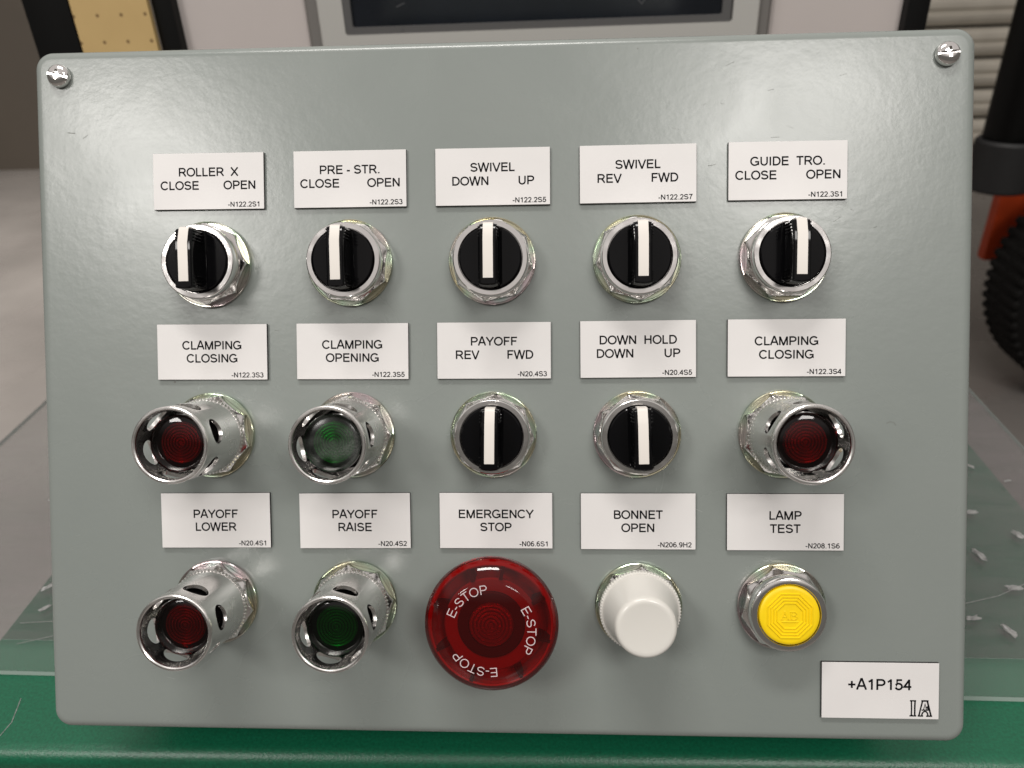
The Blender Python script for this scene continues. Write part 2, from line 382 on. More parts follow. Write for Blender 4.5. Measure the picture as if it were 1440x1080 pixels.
# ------------------------------------------------------------------ stroke lettering
def arc(cx, cy, rx, ry, a0, a1, n=14):
    return [(cx + rx * math.cos(math.radians(a0 + (a1 - a0) * i / n)), cy + ry * math.sin(math.radians(a0 + (a1 - a0) * i / n))) for i in range(n + 1)]
H = 0.066
G = {
 'A': (.931, [[(.055, 0), (.43, 1), (.50, 1), (.876, 0)], [(.21, .345), (.72, .345)]]),
 'B': (.931, [[(.17, H), (.17, 1 - H), (.50, 1 - H)] + arc(.50, .735, .26, .2, 90, -90) + [(.17, .535)], [(.48, .535), (.53, .525)] + arc(.53, .296, .30, .23, 85, -90) + [(.12, H)]]),
 'C': (1.008, [arc(.525, .5, .43, .447, 38, 322, 26)]),
 'D': (1.008, [[(.45, H), (.175, H), (.175, 1 - H), (.45, 1 - H)] + arc(.47, .5, .42, .434, 90, -90, 20) + [(.40, H)]]),
 'E': (.931, [[(.85, 1 - H), (.18, 1 - H), (.18, H), (.87, H)], [(.18, .525), (.81, .525)]]),
 'F': (.853, [[(.80, 1 - H), (.18, 1 - H), (.18, 0)], [(.18, .51), (.71, .51)]]),
 'G': (1.086, [arc(.54, .5, .44, .447, 40, 318, 26) + [(.945, .165), (.945, .44), (.57, .44)]]),
 'H': (1.008, [[(.175, 0), (.175, 1)], [(.833, 0), (.833, 1)], [(.175, .535), (.833, .535)]]),
 'I': (.388, [[(.194, 0), (.194, 1)]]),
 'L': (.777, [[(.165, 1), (.165, H), (.73, H)]]),
 'M': (1.163, [[(.165, 0), (.165, 1)], [(.998, 0), (.998, 1)], [(.19, .97), (.56, .04), (.603, .04), (.973, .97)]]),
 'N': (1.008, [[(.17, 0), (.17, 1)], [(.838, 0), (.838, 1)], [(.19, .95), (.818, .05)]]),
 'O': (1.086, [arc(.543, .5, .443, .447, 90, 450, 36)]),
 'P': (.931, [[(.17, 0), (.17, 1 - H), (.52, 1 - H)] + arc(.53, .69, .29, .244, 90, -90) + [(.17, .446)]]),
 'R': (1.008, [[(.17, 0), (.17, 1 - H), (.54, 1 - H)] + arc(.55, .70, .29, .234, 90, -90) + [(.17, .466)], [(.52, .46), (.66, .36), (.92, 0)]]),
 'S': (.931, [arc(.455, .7225, .315, .2125, 12, 255, 18) + arc(.465, .2875, .345, .2215, 85, -165, 18)]),
 'T': (.853, [[(.03, 1 - H), (.823, 1 - H)], [(.4265, 1), (.4265, 0)]]),
 'U': (1.008, [[(.17, 1)] + arc(.504, .39, .334, .325, 180, 360, 18) + [(.838, 1)]]),
 'V': (.931, [[(.06, 1), (.44, .03), (.49, .03), (.871, 1)]]),
 'W': (1.318, [[(.06, 1), (.335, .03), (.375, .03), (.635, .97), (.683, .97), (.943, .03), (.983, .03), (1.258, 1)]]),
 'X': (.931, [[(.06, 0), (.87, 1)], [(.06, 1), (.87, 0)]]),
 'Y': (.931, [[(.05, 1), (.465, .42), (.88, 1)], [(.465, .46), (.465, 0)]]),
 '0': (.777, [arc(.388, .5, .275, .437, 90, 450, 30)]),
 '1': (.777, [[(.46, 0), (.46, 1)], [(.47, .95), (.34, .83), (.17, .745)]]),
 '2': (.777, [arc(.375, .69, .265, .247, 170, -25, 14) + [(.40, .33), (.13, H), (.69, H)]]),
 '3': (.777, [arc(.36, .735, .24, .203, 160, -80, 14), arc(.365, .296, .285, .232, 88, -165, 16)]),
 '4': (.777, [[(.53, 0), (.53, 1)], [(.52, .93), (.09, .31), (.73, .31)]]),
 '5': (.777, [[(.67, 1 - H), (.235, 1 - H), (.165, .48)] + arc(.375, .335, .29, .27, 138, -162, 18)]),
 '6': (.777, [arc(.395, .318, .275, .252, 90, 450, 24), arc(.43, .47, .315, .463, 55, 190, 16)]),
 '7': (.777, [[(.08, 1 - H), (.67, 1 - H), (.50, .68), (.37, .35), (.30, 0)]]),
 '8': (.777, [arc(.388, .735, .225, .2, 90, 450, 22), arc(.388, .297, .275, .231, 90, 450, 24)]),
 '9': (.777, [arc(.382, .682, .275, .252, 90, 450, 24), arc(.347, .53, .315, .463, -125, 10, 16)]),
 '-': (.465, [[(.05, .36), (.415, .36)]]),
 '.': (.388, [[(.195, 0), (.195, .135)]]),
 '+': (.816, [[(.08, .47), (.735, .47)], [(.408, .145), (.408, .80)]]),
 ' ': (.388, []),
}

def stroke(bm, pts, wd, z):
    n = len(pts)
    L, Rr = [], []
    for i, p in enumerate(pts):
        a = Vector(pts[max(i - 1, 0)]); b = Vector(p); c = Vector(pts[min(i + 1, n - 1)])
        d1 = (b - a).normalized() if i > 0 else (c - b).normalized()
        d2 = (c - b).normalized() if i < n - 1 else d1
        t = (d1 + d2)
        t = t.normalized() if t.length > 1e-4 else d1
        nn = Vector((-t.y, t.x))
        k = 1 / max(0.45, nn.dot(Vector((-d1.y, d1.x))))
        q = nn * (wd / 2 * k)
        L.append(bm.verts.new((p[0] + q.x, p[1] + q.y, z)))
        Rr.append(bm.verts.new((p[0] - q.x, p[1] - q.y, z)))
    for i in range(n - 1):
        bm.faces.new((Rr[i], Rr[i + 1], L[i + 1], L[i]))

def text_width(s, cap):
    return sum(G[c][0] for c in s) * cap

def text(bm, s, x, y, cap, z, align='c', weight=0.178, wide=1.0):
    w = text_width(s, cap) * wide
    x0 = x - w / 2 if align == 'c' else (x - w if align == 'r' else x)
    k = 0
    for ch in s:
        adv, strokes = G[ch]
        for st in strokes:
            wd = weight * (1.1 if ch == '.' else 1)
            stroke(bm, [(x0 + px * cap * wide, y + py * cap) for px, py in st], wd * cap, z + 0.004 * (k % 7)); k += 1
        x0 += adv * cap * wide

def flat_text_mesh(bm, name, material, up=True):
    for f in bm.faces:
        f.normal_update()
        if f.normal.z < 0: f.normal_flip()
    me = bpy.data.meshes.new(name); bm.to_mesh(me); bm.free()
    me.transform(Matrix.Scale(MM, 4)); me.materials.append(material)
    return me

# ================================================================== THE SETTING
def quad_slab(name, x0, x1, y0, y1, z0, z1, material, bevel=0):
    bm = box(bmesh.new(), x0 * 1000, x1 * 1000, y0 * 1000, y1 * 1000, z0 * 1000, z1 * 1000, bevel)
    return finish(bm, name, material, smooth=bool(bevel))

FLOOR = -0.75
obj('floor', quad_slab('floor', -9, 9, -5, 9, FLOOR - 0.05, FLOOR, M['floor']), kind='structure')
obj('wall', quad_slab('wall', -9, 1.25, 4.35, 4.5, FLOOR, 2.4, M['wall']), kind='structure')

# roll-up door, one slat after another
door = obj('roll_up_door', None, None, (2.9, 4.30, FLOOR), label='pale ribbed metal roll-up door behind the orange lift truck', cat='door')
PITCH = 0.157
def slat_mesh():
    prof = [(0.000, 0.000), (-0.004, 0.006), (-0.016, 0.018), (-0.022, 0.036), (-0.022, 0.056), (-0.012, 0.068), (-0.012, 0.078), (-0.022, 0.090), (-0.022, 0.118), (-0.016, 0.136), (-0.004, 0.147), (0.000, 0.149), (0.008, 0.149), (0.008, 0.0)]
    bm = bmesh.new()
    A = [bm.verts.new((-1.65, y, z)) for y, z in prof]; B = [bm.verts.new((1.65, y, z)) for y, z in prof]
    n = len(prof)
    for i in range(n):
        j = (i + 1) % n
        bm.faces.new((A[i], B[i], B[j], A[j]))
    bm.faces.new(A); bm.faces.new(B)
    bm.transform(Matrix.Diagonal((1, 1.3, 0.95, 1)))
    return finish(bm, 'slat', M['slat'], True, 40, 1)
sm = slat_mesh()
for i in range(18):
    obj('slat', sm, door, (0, 0, 0.008 + i * PITCH))
obj('guide_rail', finish(box(bmesh.new(), -1.72, -1.62, -0.04, 0.05, 0, 2.9), 'guide_rail', M['blk_steel'], False, 30, 1), door)
obj('curtain_back', finish(box(bmesh.new(), -1.66, 1.66, 0.02, 0.04, 0, 2.9), 'curtain_back', M['blk_steel'], False, 30, 1), door)

# ================================================================== TABLE, ACRYLIC SHEET
table = obj('work_table', None, None, (0.02, 0.2, FLOOR), label='green painted steel work table under the grey control box', cat='table')
def table_top():
    # section in (y, z) with a rolled front lip
    prof = []
    yf, yb, r = -55, 470, 9
    for i in range(9):
        a = math.radians(180 - 90 * i / 8)
        prof.append((yf + r + r * math.cos(a), -r + r * math.sin(a)))
    prof += [(yb, 0), (yb, -45), (yf, -45)]
    bm = bmesh.new()
    A = [bm.verts.new((-308, y, z)) for y, z in prof]; B = [bm.verts.new((350, y, z)) for y, z in prof]
    n = len(prof)
    for i in range(n):
        j = (i + 1) % n
        bm.faces.new((A[i], B[i], B[j], A[j]))
    bm.faces.new(A); bm.faces.new(B)
    return finish(bm, 'tabletop', M['green_paint'], True, 40)
obj('tabletop', table_top(), table, (-0.02, -0.2, -FLOOR))
leg_me = finish(box(bmesh.new(), -22, 22, -22, 22, 0, 704, 3), 'leg', M['green_paint'])
for lx in (-0.30, 0.30):
    for ly in (-0.22, 0.24):
        obj('leg', leg_me, table, (lx, ly, 0))

sheet = obj('acrylic_sheet', None, None, (0, 0.2, 0.0005), label='scratched clear plastic sheet overhanging the green table', cat='plastic sheet')
# outline: front edge is cut a little askew
def prism(pts, z0, z1, name, material, edge_mat=None):
    bm = bmesh.new()
    a = [bm.verts.new((x, y, z0)) for x, y in pts]; b = [bm.verts.new((x, y, z1)) for x, y in pts]
    n = len(pts)
    bm.faces.new(a); bm.faces.new(b)
    for i in range(n):
        j = (i + 1) % n
        f = bm.faces.new((a[i], a[j], b[j], b[i]))
        if edge_mat: f.material_index = 1
    return finish(bm, name, [material, edge_mat] if edge_mat else material, False)
fr = lambda x: -10.4 - 0.0205 * x
obj('clear_sheet', prism([(-440, fr(-440) - 200), (384, fr(384) - 200), (388, 250), (-440, 250)], 0, 3.2, 'clear_sheet', M['acrylic'], M['acrylic_edge']), sheet)
ff = lambda x: 13.0 - 0.0155 * x
obj('protective_film', prism([(-440, ff(-440) - 200), (383.5, ff(384) - 200), (387.5, 249.5), (-440, 249.5)], 3.6, 3.75, 'protective_film', M['film'], M['acrylic_edge']), sheet)
def scar_mesh(seed):
    r = random.Random(seed); bm = bmesh.new()
    n = 14
    c = bm.verts.new((0, 0, 0.5)); R1, R2 = [], []
    for i in range(n):
        a = 2 * math.pi * i / n
        k = r.uniform(0.55, 1.25)
        R1.append(bm.verts.new((3.6 * k * math.cos(a), 1.5 * k * math.sin(a), r.uniform(0.2, 0.9))))
        k *= r.uniform(1.1, 1.6)
        R2.append(bm.verts.new((3.6 * k * math.cos(a), 1.5 * k * math.sin(a), 0)))
    for i in range(n):
        j = (i + 1) % n
        bm.faces.new((c, R1[i], R1[j]))
        bm.faces.new((R1[i], R2[i], R2[j], R1[j]))
    return finish(bm, 'scuff', M['scar'], False)
scars = [scar_mesh(s) for s in range(5)]
# places of the scuffs on the sheet (mm, table frame)
for k, (x, y, a, s) in enumerate(((352, 168, .3, .6), (334, 186, -.7, .9), (309, 133, .2, 1.1), (330, 110, -1.0, 1.2), (350, 92, 1.2, .8), (296, 91, -1.2, 1.2), (338, 76, .1, .9), (302, 62, 0.1, 1.1), (325, 45, -.9, 1.1), (268, 38, .2, .9), (322, 30, -1.0, .8), (283, 28, -1.0, 1.3), (-292, 42, 1.0, .8), (-276, 48, .8, 1.1), (-300, 61, .9, .9), (-284, 75, .5, 1.1), (-290, 100, .4, .8), (-350, 150, .4, .6), (-335, 190, .3, .6), (-320, 130, .6, .7))):
    o = obj('scuff', scars[k % 5], sheet, (x * MM, y * MM - 0.2, 0.0038), (0, 0, a)); o.scale = (s, s, s)
def scratch_mesh(pts, w=0.35):
    bm = bmesh.new(); stroke(bm, pts, w, 0)
    me = flat_text_mesh(bm, 'scratch', M['scar']); return me
for pts in ([(-292, 14 + 200 - 200), (-262, 24)], [(-300, 30), (-262, 33)], [(258, 46), (290, 55), (325, 72), (352, 100)], [(-270, -20), (-266, -35), (-268, -48)]):
    on_table = pts[0][1] < 0
    obj('scratch', scratch_mesh([(x, y - 200) for x, y in pts], 0.4), sheet if not on_table else table, (0, 0, 0.0041) if not on_table else (-0.02, 0, -FLOOR + 0.0002))

# ================================================================== CABINET WITH SCREEN, POSTS, BOARD
cab = obj('machine_cabinet', None, None, (0.012, 0.62, FLOOR), label='pale grey machine cabinet with built-in screen behind the control box', cat='cabinet')
def at(o, x, y, z): return (x - o.location.x, y - o.location.y, z - o.location.z)
obj('front_panel', quad_slab('front_panel', -0.327, 0.352, 0, 0.02, 0, 1.45, M['cab'], 0.0), cab, at(cab, 0, 0.512, FLOOR))
obj('body', quad_slab('body', -0.335, 0.36, 0.021, 0.30, 0, 1.45, M['cab']), cab, at(cab, 0, 0.512, FLOOR))
trim = quad_slab('edge_trim', -0.010, 0.010, -0.012, 0.018, 0, 1.45, M['blk_steel'], 2.0)
obj('edge_trim', trim, cab, at(cab, -0.3375, 0.512, FLOOR))
obj('edge_trim', trim, cab, at(cab, 0.3625, 0.512, FLOOR))
def ring_frame(x0, x1, z0, z1, bw, y0, y1, material, name, bevel=1.0, rc=3):
    bm = bmesh.new()
    outer = rounded_rect(x1 - x0, z1 - z0, rc, 4); inner = rounded_rect(x1 - x0 - 2 * bw, z1 - z0 - 2 * bw, max(rc * 0.6, 0.5), 4)
    cxx, czz = (x0 + x1) / 2, (z0 + z1) / 2
    o0 = [bm.verts.new((cxx + x, y1, czz + z)) for x, z in outer]; o1 = [bm.verts.new((cxx + x, y0 + bevel, czz + z)) for x, z in outer]
    sx = 1 - 2 * bevel / (x1 - x0); sz = 1 - 2 * bevel / (z1 - z0)
    o2 = [bm.verts.new((cxx + x * sx, y0, czz + z * sz)) for x, z in outer]
    i2 = [bm.verts.new((cxx + x, y0, czz + z)) for x, z in inner]; i1 = [bm.verts.new((cxx + x, y1, czz + z)) for x, z in inner]
    n = len(outer)
    for A, B in ((o0, o1), (o1, o2), (o2, i2), (i2, i1)):
        for i in range(n):
            j = (i + 1) % n
            bm.faces.new((A[i], A[j], B[j], B[i]))
    return finish(bm, name, material, True, 35)
hm = obj('touch_screen', ring_frame(-203, 231, 246, 590, 16, -9, 0, M['hmi_side'], 'touch_screen', 3, 4), cab, at(cab, 0, 0.512, 0), label='grey framed touch screen with dark glass')
def hp(o): return (0, 0, 0)
obj('frame', ring_frame(-190, 219, 258.5, 580, 24, -14, 0, M['hmi_frame'], 'frame', 1.5, 4), hm)
obj('bezel', ring_frame(-167.7, 194.3, 279.9, 560, 9, -13, 0, M['hmi_bezel'], 'bezel', 1.5, 3), hm)
obj('screen', finish(box(bmesh.new(), -159, 186, -9, 0, 286, 555), 'screen', M['screen'], False), hm)
for pts in ([(-116, 305), (-108, 308)], [(108, 304), (112, 300), (116, 306), (120, 307)], [(-112, 284), (-111, 287)]):
    bm = bmesh.new(); stroke(bm, pts, 1.0, 0)
    me = flat_text_mesh(bm, 'pale_streak', M['scratch']); me.transform(Matrix.Rotation(math.radians(90), 4, 'X'))
    obj('pale_streak', me, hm, (0, -0.0092 if pts[0][1] > 290 else -0.0132, 0))

post = obj('upright_post', finish(box(bmesh.new(), -20, 25, -20, 20, 0, 1450, 3), 'upright_post', M['blk_steel']), None, (-0.4475, 0.512, FLOOR), label='thick black steel upright beside the tan board', cat='post')
board = obj('perforated_board', finish(box(bmesh.new(), 3, 77, 0, 6, 0, 1350), 'perforated_board', M['peg'], False), None, (-0.425, 0.4935, FLOOR), label='tan perforated board standing between black uprights', cat='board')

# ================================================================== LIFT TRUCK (its near end)
truck = obj('lift_truck', None, None, (1.36, 1.7, FLOOR), label='orange lift truck with black post and treaded tyre', cat='lift truck')
TX, TY = 1.36, 1.70
bm = lathe([(0, 0), (0.052, 0), (0.054, 0.004), (0.054, 2.1), (0.050, 2.104), (0, 2.104)], 40)
obj('post', finish(bm, 'post', M['blk_steel'], True, 30, 1), truck, (1.093 - TX, 1.60 - TY, 0.552))
bm = lathe([(0.0545, 0.0), (0.066, 0.0), (0.070, 0.006), (0.070, 0.112), (0.066, 0.118), (0.058, 0.118), (0.0545, 0.114)], 40, closed=True)
obj('rubber_collar', finish(bm, 'rubber_collar', M['collar'], True, 30, 1), truck, (1.098 - TX, 1.60 - TY, 0.546))
def chassis():
    bm = bmesh.new()
    box(bm, -0.16, 0.50, 0.05, 0.09, 0.30, 0.72, 0.01)
    box(bm, 0.16, 0.50, 0.092, 0.45, 0.30, 0.80, 0.02)
    return finish(bm, 'chassis', M['orange'], True, 30, 1)
obj('chassis', chassis(), truck, (0.0, 0.0, 0))
obj('bracket', finish(box(bmesh.new(), -0.09, 0.09, -0.12, 0.049, 0.52, 0.57, 0.008), 'bracket', M['blk_steel'], True, 30, 1), truck)
wheel = obj('wheel', None, truck, (0.105, -0.13, 0.3115))
wheel.scale = (1.22, 1.0, 1.22)
def tyre_mesh():
    prof = [(0.150, -0.075), (0.185, -0.085), (0.225, -0.085), (0.245, -0.070), (0.250, -0.03), (0.250, 0.03), (0.245, 0.07), (0.225, 0.085), (0.150, 0.075)]
    bm = lathe(prof, 72, closed=True)
    for i in range(64):
        a = 2 * math.pi * i / 64
        t = bmesh.new(); box(t, -0.008, 0.008, 0.238, 0.2522, -0.078, -0.006, 0.004, 1)
        box(t, -0.008, 0.008, 0.238, 0.2522, 0.006, 0.078, 0.004, 1)
        t.transform(Matrix.Rotation(a, 4, 'Z'))
        me = bpy.data.meshes.new('t'); t.to_mesh(me); t.free(); bm.from_mesh(me); bpy.data.meshes.remove(me)
    bm.transform(Matrix.Rotation(math.radians(90), 4, 'X'))
    return finish(bm, 'tyre', M['tyre'], True, 30, 1)
obj('tyre', tyre_mesh(), wheel)
bm = lathe([(0, 0.065), (0.04, 0.07), (0.05, 0.05), (0.09, 0.02), (0.13, 0.03), (0.148, 0.068), (0.154, 0.078), (0.154, -0.078), (0, -0.07)], 48)
bm.transform(Matrix.Rotation(math.radians(90), 4, 'X'))
obj('rim', finish(bm, 'rim', M['hub'], True, 30, 1), wheel)

# ================================================================== CONTROL BOX
# local frame of the cover face: x right, y up along the face, z out towards the viewer
PX = Vector((0.99996919, 0.0, -0.00784925)); PY = Vector((0.00695418, 0.46374914, 0.88593926)); PN = PX.cross(PY).normalized()
PY = PN.cross(PX)
Rp = Matrix((PX, PY, PN)).transposed().to_4x4()
face_c = Vector((0.0, 0.0, 0.18102))
W, HH, DEPTH = 406.4, 304.8, 94.0
base_local = Vector((0, -HH / 2 * MM, -DEPTH * MM))
boxo = obj('control_box', None, None, label='grey control box with rows of switches, lamps and white nameplates', cat='control box')
boxo.matrix_world = Matrix.Translation(face_c + (Rp.to_3x3() @ base_local)) @ Rp
OFF = -base_local
def P(u, v, z=0.0):
    return (OFF.x + u * MM, OFF.y + v * MM, OFF.z + z * MM)

def cover_mesh():
    loops = []
    def L(inset, z, r):
        return [(x, y, z) for x, y in rounded_rect(W * 1.0115 - 2 * inset, HH * 1.0105 - 2 * inset, r, 10)]
    R0 = 8.0
    loops.append(L(0, -16, R0)); loops.append(L(0, -4.2, R0))
    for i in range(1, 8):
        a = math.radians(90 * i / 7)
        loops.append(L(4.2 * (1 - math.cos(a)), -4.2 + 4.2 * math.sin(a), R0 - 4.2 * (1 - math.cos(a)) * 0.8))
    return finish(stack(loops), 'cover', M['panel'], True, 40)
obj('cover', cover_mesh(), boxo, P(0, 0, 0))
def body_mesh():
    loops = [[(x, y, z) for x, y in rounded_rect(W - 8, HH - 8, 6, 6)] for z in (-DEPTH, -16.5)]
    return finish(stack(loops), 'body', M['panel'], True, 40)
obj('body', body_mesh(), boxo, P(0, 0, 0))
# rear feet that carry the tilted box on the table
inv = boxo.matrix_world.inverted()
for sx in (-0.13, 0.13):
    bm = bmesh.new()
    box(bm, -15, 15, -3, 3, 3, 172, 1); box(bm, -15, 15, -3.2, 70, 0, 6, 1)
    o = obj('rear_foot', finish(bm, 'rear_foot', M['leg'], True), boxo)
    o.matrix_local = inv @ Matrix.Translation((sx, 0.112, 0.0043))

# ---- cover screws: slotted / crossed pan heads
def screw_mesh():
    prof = [(0, 0), (5.0, 0), (5.1, 0.5), (5.0, 1.4), (4.5, 2.3), (3.6, 2.95), (2.2, 3.35), (0, 3.5)]
    me = finish(lathe(prof, 40), 'cover_screw', M['chrome'])
    c = bmesh.new(); box(c, -6, 6, -0.55, 0.55, 2.1, 6)
    cut = finish(c, 'c', M['chrome'], False); me = boolean_cut(me, cut)
    c = bmesh.new(); box(c, -0.62, 0.62, -2.2, 2.2, 1.2, 6); cut = finish(c, 'c', M['chrome'], False)
    return boolean_cut(me, cut)
scr = screw_mesh()
obj('cover_screw', scr, boxo, P(-192.6, 142.2, 0.4), (0, 0, math.radians(-12)), label='slotted and crossed screw in the cover corner, its slot tilted')
obj('cover_screw', scr, boxo, P(192.4, 142.1, 0.4), (0, 0, math.radians(4)), label='slotted and crossed screw in the cover corner, its slot level')

# ---- small handling marks and a bit of lint on the paint
M['mark'] = mat('dark_rub_mark', (0.13, 0.135, 0.12), 0.6)
M['mark_light'] = mat('pale_rub_mark', (0.36, 0.38, 0.36), 0.5)
def mark(pts, w, m):
    bm = bmesh.new(); stroke(bm, pts, w, 0.05)
    obj('rub_mark', flat_text_mesh(bm, 'rub_mark', m), boxo, P(0, 0, 0))
mark([(169.5, -13.6), (171.0, -12.9), (172.6, -13.2), (173.6, -14.6)], 0.22, M['mark'])
mark([(-190.0, 117.5), (-186.5, 117.2)], 0.3, M['mark'])
rm = random.Random(11)
for k in range(26):
    u, v = rm.uniform(70, 180) if k < 14 else rm.uniform(-190, 190), rm.uniform(70, 140) if k < 14 else rm.uniform(-140, 140)
    L_, a_ = rm.uniform(0.8, 4.0), rm.uniform(-0.5, 0.6)
    mark([(u, v), (u + L_ / 2 * math.cos(a_), v + L_ / 2 * math.sin(a_) + rm.uniform(-.15, .15)), (u + L_ * math.cos(a_), v + L_ * math.sin(a_))], rm.uniform(0.08, 0.16), M['mark'] if rm.random() < .6 else M['mark_light'])

# ---- nameplates
base_me = finish(box(bmesh.new(), -25, 25, -12.4, 12.4, 0, 1.35, 0.12, 1), 'nameplate', M['core'])
face_me = finish(box(bmesh.new(), -24.92, 24.92, -12.32, 12.32, 1.352, 1.56, 0.08, 1), 'white_face', M['plate'])
def nameplate(u, v, lines, code, label, ang=0):
    """lines: [(text, x, baseline, cap)]"""
    o = obj('nameplate', base_me, boxo, P(u, v, 0.02), (0, 0, math.radians(ang)), label=label)
    obj('white_face', face_me, o)
    bm = bmesh.new()
    for s, x, y, cap in lines: text(bm, s, x, y, cap, 1.575)
    if code: text(bm, code, 23.3, -11.35, 2.2, 1.575, 'r')
    if code is None:
        ia_logo(bm, 17.2, -11.2, 1.575)
    obj('lettering', flat_text_mesh(bm, 'lettering', M['ink']), o)
    return o
def ia_logo(bm, xc, y0, z):
    s = 7.3
    def S(pts, w, k): stroke(bm, [(xc + (px - 0.66) * s, y0 + py * s) for px, py in pts], w * s, z + 0.004 * k)
    S([(.02, .04), (.42, .04)], .085, 0); S([(.04, .95), (.40, .95)], .085, 1)
    S([(.13, 0.02), (.14, .5), (.12, .98)], .085, 2); S([(.33, 0.02), (.325, .5), (.34, .98)], .095, 3)
    S([(.10, .12), (.20, .06)], .07, 4)
    S([(.50, .04), (.82, .04)], .085, 5); S([(.99, .04), (1.34, .04)], .09, 6)
    S([(.70, .95), (1.12, .95)], .10, 0); S([(.56, .02), (.78, .98)], .09, 1); S([(1.28, .02), (1.04, .98)], .10, 2)
    S([(.73, .02), (.76, .20), (.84, .30), (.92, .32), (1.00, .30), (1.07, .20), (1.10, .02)], .085, 3)
    S([(.72, .40), (1.14, .40)], .075, 4); S([(.84, .42), (.92, .78), (1.0, .42)], .06, 5)
    S([(1.02, .62), (1.12, .44)], .10, 6)

A1, A2, B1, B2, CAP = 2.2, -3.65, 1.15, -4.65, 3.72
c5 = [-125.6, -62.3, 0.4, 63.1, 126.5]
def two(top, l, lx, r, rx): return [(top, 0, A1, CAP), (l, lx, A2, CAP), (r, rx, A2, CAP)]
def ctr(a, b): return [(a, 0, B1, CAP), (b, 0, B2, CAP)]
nameplate(c5[0], 94.6, two('ROLLER  X', 'CLOSE', -12.9, 'OPEN', 14.1), '-N122.2S1', 'white nameplate lettered ROLLER X CLOSE OPEN', -.2)
nameplate(c5[1], 94.5, two('PRE - STR.', 'CLOSE', -13.3, 'OPEN', 15.0), '-N122.2S3', 'white nameplate lettered PRE - STR. CLOSE OPEN', -.05)
nameplate(c5[2], 94.4, two('SWIVEL', 'DOWN', -9.7, 'UP', 14.6), '-N122.2S5', 'white nameplate lettered SWIVEL DOWN UP', -.05)
nameplate(c5[3], 94.5, two('SWIVEL', 'REV', -12.3, 'FWD', 11.4), '-N122.2S7', 'white nameplate lettered SWIVEL REV FWD', .15)
nameplate(c5[4], 94.7, two('GUIDE  TRO.', 'CLOSE', -13.3, 'OPEN', 15.0), '-N122.3S1', 'white nameplate lettered GUIDE TRO. CLOSE OPEN', -.1)
nameplate(c5[0], 19.1, ctr('CLAMPING', 'CLOSING'), '-N122.3S3', 'white nameplate lettered CLAMPING CLOSING, code ending S3', -.2)
nameplate(c5[1], 19.0, ctr('CLAMPING', 'OPENING'), '-N122.3S5', 'white nameplate lettered CLAMPING OPENING', -.2)
nameplate(c5[2], 18.9, two('PAYOFF', 'REV', -11.7, 'FWD', 11.5), '-N20.4S3', 'white nameplate lettered PAYOFF REV FWD', -.1)
nameplate(c5[3], 19.1, two('DOWN  HOLD', 'DOWN', -9.9, 'UP', 14.7), '-N20.4S5', 'white nameplate lettered DOWN HOLD DOWN UP', .2)
nameplate(c5[4], 19.2, ctr('CLAMPING', 'CLOSING'), '-N122.3S4', 'white nameplate lettered CLAMPING CLOSING, code ending S4', -.05)
nameplate(c5[0], -56.6, ctr('PAYOFF', 'LOWER'), '-N20.4S1', 'white nameplate lettered PAYOFF LOWER', .4)
nameplate(c5[1], -56.5, ctr('PAYOFF', 'RAISE'), '-N20.4S2', 'white nameplate lettered PAYOFF RAISE', .4)
nameplate(c5[2] + .3, -56.2, ctr('EMERGENCY', 'STOP'), '-N06.6S1', 'white nameplate lettered EMERGENCY STOP', .1)
nameplate(c5[3], -56.3, ctr('BONNET', 'OPEN'), '-N206.9H2', 'white nameplate lettered BONNET OPEN', .1)
nameplate(c5[4], -56.4, ctr('LAMP', 'TEST'), '-N208.1S6', 'white nameplate lettered LAMP TEST', .1)
nameplate(167.6, -130.0, [('+A1P154', -0.3, 0.35, 4.75)], None, 'white nameplate lettered +A1P154 with a small monogram', .05)

# ---- shared hardware
def oct_r(a, R, n=8, ph=0.0):
    s = 2 * math.pi / n
    b = ((a - ph) % s) - s / 2
    return R * math.cos(s / 2) / math.cos(b)
def nut_mesh(z0=2.0, z1=6.6, R=18.1):
    bm = bmesh.new(); loops = []
    for i, z in enumerate((z0, z0 + 2.6, z0 + 3.1, z0 + 3.6, z0 + 4.1, z1)):
        rc = 99 if i < 2 else R - (z - z0 - 2.6) * 0.95
        loops.append([(min(oct_r(2 * math.pi * k / 96, R), rc) * math.cos(2 * math.pi * k / 96), min(oct_r(2 * math.pi * k / 96, R), rc) * math.sin(2 * math.pi * k / 96), z) for k in range(96)])
    return finish(stack(loops, True, bm), 'lock_nut', M['chrome'], True, 18)
nut = nut_mesh()
washers = []
for z in M['zinc']:
    bm = lathe([(0, 0.01), (18.9, 0.01), (19.0, 0.4), (19.0, 2.1), (18.7, 2.35), (18.3, 2.3), (18.1, 1.8), (0, 1.8)], 72)
    washers.append(finish(bm, 'washer', z, True, 30))

def hardware(parent, k):
    obj('washer', washers[k % 4], parent, (0, 0, 0), (0, 0, k * 1.1))
    obj('lock_nut', nut, parent, (0, 0, 0), (0, 0, math.radians((k * 17) % 45)))

